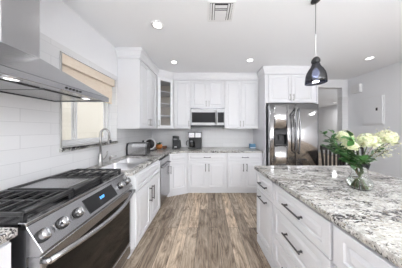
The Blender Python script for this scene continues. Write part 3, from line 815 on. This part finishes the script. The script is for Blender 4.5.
for (a, b, c, d) in ((-0.14, 0.14, -0.125, -0.105), (-0.14, 0.14, 0.105, 0.125), (-0.14, -0.115, -0.105, 0.105), (0.115, 0.14, -0.105, 0.105)):
    mb.box(a, b, c, d, -0.008, -0.001, M['trimw'], 0.002)
mb.build('frame', vt)
MB().box(-0.115, 0.115, -0.105, 0.105, -0.003, -0.001, M['black']).build('backing', vt)
def louvre(x0, x1, y0, y1, tiltx=0, tilty=0):
    mx = Matrix.Translation(((x0 + x1) / 2, (y0 + y1) / 2, -0.009)) @ Matrix.Rotation(tilty, 4, 'Y') @ Matrix.Rotation(tiltx, 4, 'X')
    MB().box(-(x1 - x0) / 2, (x1 - x0) / 2, -(y1 - y0) / 2, (y1 - y0) / 2, -0.001, 0.001, M['trimw'], 0, 1, mx).build('louvre', vt)
for k in range(2):
    louvre(-0.112 + k * 0.026, -0.094 + k * 0.026, -0.103, 0.103, 0, R(-12)); louvre(0.094 - k * 0.026, 0.112 - k * 0.026, -0.103, 0.103, 0, R(12))
for y0, y1, tl in ((-0.086, -0.052, 0), (-0.050, -0.026, 35), (-0.024, 0.018, 0), (0.019, 0.060, 0), (0.061, 0.103, 0)):
    louvre(-0.062, 0.062, y0, y1, R(tl), 0)

# pendant
pd = thing('pendant_light', 'smoked glass bell pendant light hanging over the island', 'pendant light', (1.045, 1.31, H))
MB().lathe([(0, -0.001), (0.04, -0.001), (0.038, -0.010), (0.015, -0.018), (0, -0.028)], M['black'], 24).build('ceiling_canopy', pd)
MB().tube([(0, 0, -0.028), (0, 0, -0.33)], 0.0022, M['black'], 6).tube([(0, 0, -0.33), (0, 0, -0.56)], 0.003, M['trimw'], 6).build('cord', pd)
MB().lathe([(0, -0.555), (0.018, -0.555), (0.026, -0.565), (0.034, -0.578), (0.037, -0.592), (0.034, -0.608), (0.026, -0.618), (0, -0.618)], M['black'], 24).build('cap', pd)
prof = [(0.022, -0.615), (0.034, -0.625), (0.037, -0.636), (0.044, -0.652), (0.060, -0.675), (0.074, -0.705), (0.082, -0.735), (0.086, -0.77), (0.088, -0.805)]
inn = [(r - 0.003, z) for r, z in prof[::-1]]
MB().lathe(prof + inn + [prof[0]], M['smoke'], 32).build('glass_shade', pd)
MB().lathe([(0, -0.62), (0.016, -0.62), (0.016, -0.66), (0, -0.66)], M['black'], 16).build('socket', pd)
MB().lathe([(0, -0.66), (0.014, -0.665), (0.030, -0.70), (0.030, -0.725), (0.018, -0.745), (0, -0.75)], M['bulb'], 20).build('bulb', pd)
l = bpy.data.lights.new('bulb_light', 'POINT'); l.energy = 2; l.shadow_soft_size = 0.03
lo = bpy.data.objects.new('bulb_light', l); COL.objects.link(lo); lo.parent = pd; lo.location = (0, 0, -0.775)

# ------------------------------------------------------------------ right wall items
bx = thing('door_chime', 'small white wall-mounted box high on the right wall', 'chime box', (XR, 3.20, 2.22))
MB().box(-0.07, -0.001, -0.095, 0.095, 0, 0.20, M['trimw'], 0.008, 2).build('cover', bx)
ep = thing('electrical_panel', 'flat white electrical panel cover with dark latch on the right wall', 'electrical panel', (XR, 2.90, 1.455))
MB().box(-0.010, -0.001, -0.19, 0.19, 0, 0.62, M['trimw'], 0.002).build('frame', ep)
dd_ = MB().box(-0.024, -0.0105, -0.165, 0.165, 0.025, 0.595, M['wall'], 0.002).build('door', ep)
MB().box(-0.032, -0.0245, -0.095, -0.065, 0.30, 0.36, M['black'], 0.002).build('latch', dd_)

# ------------------------------------------------------------------ things on the worktops
cm = thing('coffee_maker', 'black and steel coffee maker with glass carafe on the back worktop', 'coffee maker', (-0.46, 3.12, CT1))
mb = MB(); mb.box(0.0, 0.31, 0.0, 0.20, 0, 0.03, M['black'], 0.006, 2).box(0.0, 0.31, 0.12, 0.20, 0.03, 0.25, M['black'], 0.004).box(0.16, 0.31, 0.01, 0.12, 0.03, 0.25, M['black'], 0.004)
mb.box(0.0, 0.31, 0.0, 0.20, 0.25, 0.385, M['black'], 0.008, 2); mb.build('body', cm)
MB().box(0.012, 0.148, -0.004, -0.0005, 0.26, 0.37, M['steel'], 0.002).box(0.165, 0.298, -0.004, -0.0005, 0.26, 0.37, M['steel'], 0.002).build('front_panel', cm)
MB().lathe([(0, -0.0048), (0.02, -0.0048), (0.02, -0.012), (0, -0.012)], M['black'], 16, Matrix.Translation((0.08, 0.001, 0.315)) @ Matrix.Rotation(R(-90), 4, 'X') @ Matrix.Scale(-1, 4, (0, 0, 1))).build('dial', cm)
cf = MB().lathe([(0, 0.032), (0.052, 0.032), (0.062, 0.06), (0.062, 0.12), (0.045, 0.17), (0.045, 0.19), (0, 0.19)], M['blackglass'], 24, Matrix.Translation((0.08, 0.055, 0))).build('carafe', cm)
MB().lathe([(0.0445, 0.165), (0.0475, 0.165), (0.0475, 0.185), (0.0445, 0.185)], M['steel'], 24, Matrix.Translation((0.08, 0.055, 0))).box(-0.0, 0.005, 0.04, 0.05, 0.08, 0.16, M['steel']).build('band', cf)
MB().tube([(0.03, 0.05, 0.175), (-0.02, 0.04, 0.178), (-0.045, 0.035, 0.16), (-0.045, 0.035, 0.09), (-0.025, 0.04, 0.075)], 0.010, M['black'], 8).build('handle', cf)
cp_ = thing('capsule_coffee_machine', 'small black upright coffee machine left of the coffee maker', 'coffee machine', (-0.83, 3.12, CT1))
MB().prism([(0.0, 0), (0.18, 0), (0.165, 0.19), (0.135, 0.20), (0.13, 0.28), (0.01, 0.30), (0.01, 0.10)], 0.0, 0.16, 'y', M['black'], 0.006).build('body', cp_)
MB().box(0.05, 0.11, -0.004, -0.0005, 0.03, 0.055, M['trimw'], 0.002).box(0.03, 0.12, -0.003, -0.0005, 0.20, 0.24, M['steel_dark'], 0.002).build('front_badge', cp_)
# toaster
ts = thing('toaster', 'wide chrome toaster with black ends under the left wall cabinet', 'toaster', (-1.402, 2.31, CT1), R(3))
prof = [(0.0, 0.012), (0.17, 0.012), (0.172, 0.15), (0.155, 0.20), (0.125, 0.215), (0.045, 0.215), (0.015, 0.20), (-0.002, 0.15)]
MB().prism([(a, b) for a, b in prof], 0.025, 0.325, 'x', M['chrome'], 0.003).build('shell', ts)
MB().prism(prof, 0.0, 0.0245, 'x', M['black'], 0.005).build('end_cap', ts, label='black end cap')
MB().prism(prof, 0.3255, 0.345, 'x', M['steel_dark'], 0.005).build('end_cap', ts)
MB().box(0.06, 0.29, 0.05, 0.075, 0.2155, 0.218, M['black']).box(0.06, 0.29, 0.10, 0.125, 0.2155, 0.218, M['black']).build('slot', ts)
MB().box(0.0, 0.345, 0.005, 0.165, 0.0, 0.0115, M['black'], 0.002).build('base', ts)
# slicer
sl = thing('food_slicer', 'grey food slicer with round black disc beside the toaster', 'slicer', (-1.235, 2.82, CT1), R(-5))
MB().box(-0.12, 0.12, -0.06, 0.14, 0, 0.03, M['steel_dark'], 0.006, 2).box(-0.10, 0.0, 0.0, 0.10, 0.03, 0.20, M['steel'], 0.02, 2).build('body', sl)
mx = Matrix.Translation((0.03, -0.01, 0.145)) @ Matrix.Rotation(R(90), 4, 'X') @ Matrix.Rotation(R(8), 4, 'Y')
MB().lathe([(0, 0.004), (0.095, 0.004), (0.095, 0.0), (0, 0.0)], M['black'], 32, mx).lathe([(0.0955, 0.0), (0.118, 0.0), (0.118, 0.014), (0.0955, 0.014), (0.0955, 0.0)], M['trimw'], 32, mx).build('blade_disc', sl)
MB().tube([(-0.09, -0.02, 0.17), (-0.09, -0.06, 0.20)], 0.012, M['black'], 8).lathe([(0, -0.02), (0.02, -0.015), (0.02, 0.015), (0, 0.02)], M['black'], 14, Matrix.Translation((-0.09, -0.06, 0.205))).build('knob', sl)
# orange pot with plant
def leaf_geo(bmx, base, direction, length, width, up, mat, mb, curl=0.15):
    d = Vector(direction).normalized(); s = d.cross(Vector(up)).normalized(); u_ = s.cross(d).normalized()
    t = bmesh.new(); rows = []
    for i, (f, w) in enumerate(((0, 0.05), (0.2, 0.7), (0.45, 1.0), (0.7, 0.75), (0.9, 0.3), (1.0, 0.02))):
        c = Vector(base) + d * length * f - u_ * curl * length * f * f
        rows.append([t.verts.new(c - s * width / 2 * w + u_ * width * 0.12 * w), t.verts.new(c), t.verts.new(c + s * width / 2 * w + u_ * width * 0.12 * w)])
    for A_, B_ in zip(rows, rows[1:]):
        t.faces.new((A_[0], A_[1], B_[1], B_[0])).smooth = True; t.faces.new((A_[1], A_[2], B_[2], B_[1])).smooth = True
    mb.take(t, mat)
rnd = random.Random(3)
pp = thing('potted_plant', 'small green plant in an orange pot in the back left corner', 'plant', (-1.13, 3.12, CT1))
MB().lathe([(0, 0), (0.045, 0), (0.07, 0.03), (0.075, 0.065), (0.062, 0.10), (0.055, 0.105), (0.052, 0.095), (0, 0.09)], M['orange'], 24).build('pot', pp)
mb = MB()
for k in range(26):
    a = rnd.uniform(0, 2 * PI); e_ = rnd.uniform(0.25, 1.2)
    leaf_geo(None, (0.02 * math.cos(a), 0.02 * math.sin(a), 0.09), (math.cos(a) * math.cos(e_), math.sin(a) * math.cos(e_), math.sin(e_)), rnd.uniform(0.05, 0.085), 0.028, (0, 0, 1), M['leaf'], mb)
mb.build('foliage', pp)
bk = thing('wicker_basket', 'small brown basket next to the orange pot', 'basket', (-1.0, 3.12, CT1))
mb = MB(); mb.lathe([(0, 0.0), (0.04, 0), (0.052, 0.06), (0.048, 0.062), (0.037, 0.006), (0, 0.006)], M['brown'], 24)
for z in (0.015, 0.03, 0.045, 0.06): mb.tube([((0.043 + z * 0.17) * math.cos(2 * PI * k / 20), (0.043 + z * 0.17) * math.sin(2 * PI * k / 20), z) for k in range(20)], 0.004, M['brown'], 6, closed=True)
mb.build('bowl', bk)
bb = thing('tissue_box', 'small blue box on the back worktop beside the refrigerator panel', 'box', (1.05, 3.20, CT1))
MB().box(-0.065, 0.065, -0.05, 0.05, 0, 0.105, M['blue'], 0.004, 2).box(-0.06, 0.06, -0.0515, -0.0505, 0.01, 0.03, M['trimw']).build('carton', bb)
MB().lathe([(0, 0.1055), (0.035, 0.1055), (0.035, 0.108), (0, 0.108)], M['trimw'], 18, Matrix.Scale(0.6, 4, (0, 1, 0))).build('opening', bb)

# ------------------------------------------------------------------ dining chairs beyond the island
def chair(label, loc, rz):
    t = thing('dining_chair', label, 'chair', loc, rz, 'dark dining chairs behind the island')
    MB().box(-0.22, 0.22, -0.22, 0.22, 0.44, 0.475, M['darkwood'], 0.008, 2).build('seat', t)
    for sx in (-1, 1):
        MB().box(sx * 0.2 - 0.018, sx * 0.2 + 0.018, 0.17, 0.21, 0, 0.4395, M['darkwood'], 0.003).build('leg', t)
        MB().tube([(sx * 0.2, -0.19, 0), (sx * 0.2, -0.2, 0.4395)], 0.02, M['darkwood'], 4).build('leg', t)
    mb = MB()
    for sx in (-1, 1): mb.tube([(sx * 0.2, -0.20, 0.476), (sx * 0.205, -0.225, 0.8), (sx * 0.21, -0.25, 1.03)], 0.02, M['darkwood'], 6)
    mb.box(-0.23, 0.23, -0.262, -0.238, 0.95, 1.04, M['darkwood'], 0.006, 2).box(-0.2, 0.2, -0.24, -0.215, 0.58, 0.62, M['darkwood'], 0.004)
    for k in range(4):
        x = -0.12 + 0.08 * k; mb.box(x - 0.02, x + 0.02, -0.243, -0.228, 0.62, 0.951, M['darkwood'], 0.002)
    mb.build('backrest', t); return t
chair('dark wooden slat-back dining chair just right of the refrigerator', (2.50, 2.48, 0), R(180))
chair('dark wooden slat-back dining chair mostly hidden behind the bouquet leaves', (2.98, 2.62, 0), R(170))

# ------------------------------------------------------------------ vase and flowers
VX, VY = 1.155, 1.03
VP = Vector((VX, VY, CT1))
vs = thing('glass_vase', 'clear glass vase with round bowl and flared neck on the island', 'vase', VP)
prof = [(0.0, 0.001), (0.045, 0.001), (0.066, 0.018), (0.074, 0.042), (0.067, 0.068), (0.051, 0.09), (0.044, 0.115), (0.045, 0.15), (0.056, 0.20)]
inn = [(0.0535, 0.20), (0.0425, 0.15), (0.0415, 0.115), (0.0485, 0.09), (0.0645, 0.068), (0.0715, 0.042), (0.0635, 0.020), (0.043, 0.006), (0, 0.006)]
MB().lathe(prof + inn, M['glass'], 36).build('glass_body', vs)
MB().lathe([(0, 0.007), (0.042, 0.007), (0.0625, 0.021), (0.0705, 0.042), (0.0635, 0.067), (0.052, 0.08), (0, 0.08)], M['water'], 36).build('water', vs)
def px(x, y, Y):   # a place at depth Y seen at photo position (x, y)
    return Vector(((x - 208) * Y / 135, Y, 1.37 - (y - 129) * Y / 135))
def bez(a, b, c, n=10): return [a * (1 - t) ** 2 + b * 2 * t * (1 - t) + c * t * t for t in [i / n for i in range(n + 1)]]
def foot(k):
    a = k * 2.4; return VP + Vector((0.036 * math.cos(a), 0.036 * math.sin(a), 0.015))
def neck(k):
    a = k * 2.4 + PI; return VP + Vector((0.020 * math.cos(a), 0.020 * math.sin(a), 0.13))
def stem_path(k, tip):
    f, n_ = foot(k), neck(k); p = [f, f.lerp(n_, 0.5), n_]
    mid = Vector((n_.x * 0.75 + tip.x * 0.25, n_.y * 0.75 + tip.y * 0.25, n_.z * 0.45 + tip.z * 0.55))
    return p + bez(n_, mid, tip, 8)[1:]
def hydrangea(k, x, y, Y, r, label):
    c = px(x, y, Y); t = thing('hydrangea', label, 'flower', c, 0, 'cream hydrangeas in the vase'); rr = random.Random(k)
    mb = MB(); mb.lathe([(0, -r * 0.6), (r * 0.5, -r * 0.5), (r * 0.8, -r * 0.1), (r * 0.78, r * 0.3), (r * 0.5, r * 0.62), (0, r * 0.78)], M['petal'], 16)
    N = 130
    for i in range(N):
        z = 1 - 1.65 * (i + 0.5) / N; a = i * 2.39996; q = math.sqrt(max(0, 1 - z * z))
        n_ = Vector((q * math.cos(a), q * math.sin(a), z * 0.85)).normalized(); n_ = (n_ + Vector((rr.uniform(-.25, .25), rr.uniform(-.25, .25), rr.uniform(-.25, .25)))).normalized()
        ctr = n_ * r * rr.uniform(0.86, 1.04); s_ = n_.orthogonal().normalized(); s_.rotate(Matrix.Rotation(rr.uniform(0, PI), 3, n_)); u_ = n_.cross(s_)
        w = r * 0.19; tb = bmesh.new(); cv = tb.verts.new(ctr)
        for j in range(4):
            aa = j * PI / 2; d = s_ * math.cos(aa) + u_ * math.sin(aa); e2 = s_ * math.cos(aa + PI / 2) + u_ * math.sin(aa + PI / 2)
            tb.faces.new((cv, tb.verts.new(ctr + d * w * 0.6 - e2 * w * 0.45 + n_ * w * 0.15), tb.verts.new(ctr + d * w * 1.1 + n_ * w * 0.3), tb.verts.new(ctr + d * w * 0.6 + e2 * w * 0.45 + n_ * w * 0.15)))
        mb.take(tb, M['petal'])
    mb.build('bloom', t)
    path = [p - c for p in stem_path(k, c - Vector((0, 0, r * 0.5)))]
    MB().tube(path, 0.0035, M['stem'], 6).build('stem', t)
hydrangea(1, 344, 138, 1.08, 0.060, 'leftmost cream hydrangea bloom of the bouquet')
hydrangea(2, 350, 146, 0.96, 0.044, 'lower cream hydrangea bloom behind the round green leaf')
hydrangea(3, 367.5, 141.5, 0.99, 0.060, 'middle cream hydrangea bloom of the bouquet, largest of all')
hydrangea(4, 386, 138.5, 1.08, 0.062, 'rightmost cream hydrangea bloom of the bouquet')
def branch(k, tip, n, ll, lw, label, mat, seed, start=0.35, twig=False):
    t = thing('leafy_branch', label, 'foliage', VP, 0, 'green leafy branches in the vase'); rr = random.Random(seed)
    path = [p - VP for p in stem_path(k, tip)]
    MB().tube(path, [0.003] * (len(path) - 1) + [0.0012], M['twig'] if twig else M['stem'], 6).build('stem', t)
    mb = MB(); up = path[3:]
    for i in range(n):
        f = start + (1 - start) * (i + 0.5) / n; j = f * (len(up) - 1); a = int(min(j, len(up) - 2)); p = up[a].lerp(up[a + 1], j - a)
        d = (up[a + 1] - up[a]).normalized(); o = Vector((rr.uniform(-1, 1), rr.uniform(-1, 1), rr.uniform(-0.4, 0.8)))
        leaf_geo(None, p, d * 0.5 + o.normalized() * 0.9, ll * rr.uniform(0.75, 1.2), lw * rr.uniform(0.8, 1.2), (rr.uniform(-.5, .5), rr.uniform(-1, 0), 1), mat, mb)
    leaf_geo(None, up[-1], up[-1] - up[-2], ll, lw, (0, -0.6, 1), mat, mb)
    mb.build('leaves', t)
L, LL = M['leaf'], M['leafl']
branch(5, px(324, 134, 1.02), 24, 0.05, 0.026, 'long leafy branch reaching furthest left towards the refrigerator', L, 1)
branch(6, px(330, 142, 0.95), 24, 0.05, 0.026, 'leafy branch leaning left below the top left branch', L, 2)
branch(7, px(334, 150, 1.0), 20, 0.05, 0.028, 'low leafy branch drooping left beside the dark chair', L, 3)
branch(8, px(340, 152, 0.92), 20, 0.05, 0.028, 'short leafy branch just left of the vase neck', L, 4)
branch(9, px(349.5, 135, 0.90), 5, 0.06, 0.048, 'branch with big bright round leaves standing above the blooms', LL, 5, 0.7)
branch(10, px(362, 160, 0.90), 7, 0.06, 0.042, 'branch with broad bright leaves hanging over the vase rim', LL, 6, 0.3)
branch(11, px(352, 155, 0.92), 22, 0.05, 0.028, 'dense leafy branch in front of the vase neck', L, 7, 0.1)
branch(12, px(372, 154, 0.97), 18, 0.045, 0.022, 'leafy branch right of the vase neck below the blooms', L, 8, 0.1)
branch(13, px(380, 150, 1.02), 8, 0.04, 0.016, 'brown twig with small leaves leaning right', L, 9, 0.3, True)
branch(14, px(343, 160, 0.95), 10, 0.045, 0.024, 'low leafy branch hanging left over the vase rim', L, 10, 0.2)
branch(18, px(327, 147, 1.04), 22, 0.05, 0.026, 'leafy branch spreading left in front of the slat-back chair', L, 31, 0.3)
branch(19, px(333, 133, 1.1), 18, 0.045, 0.024, 'leafy branch standing up behind the leftmost bloom', L, 32, 0.3)
def spray(k, tip, label, seed):
    t = thing('filler_flower_spray', label, 'flower', VP, 0, 'pale filler sprays in the vase'); rr = random.Random(seed)
    path = [p - VP for p in stem_path(k, tip)]
    st = MB().tube(path, 0.002, M['twig'], 5); mb = MB()
    for i in range(46):
        f = rr.uniform(0.72, 1.0); j = f * (len(path) - 1); a = int(min(j, len(path) - 2)); p = path[a].lerp(path[a + 1], j - a)
        q = p + Vector((rr.uniform(-0.6, 1.0), rr.uniform(-0.8, 0.8), rr.uniform(-0.5, 0.9))) * 0.055
        st.tube([p, q], 0.0007, M['stem'], 4)
        mb.lathe([(0, -0.004), (0.0035, -0.001), (0.0035, 0.002), (0, 0.004)], M['bud'], 6, Matrix.Translation(q))
    st.build('stem', t); mb.build('buds', t, kind='stuff')
spray(15, px(392, 142, 1.05), 'feathery pale spray reaching furthest right towards the wall', 21)
spray(16, px(385, 133, 1.1), 'feathery pale spray rising above the rightmost bloom', 22)
spray(17, px(388, 150, 1.0), 'feathery pale spray hanging lowest at the right of the bouquet', 23)
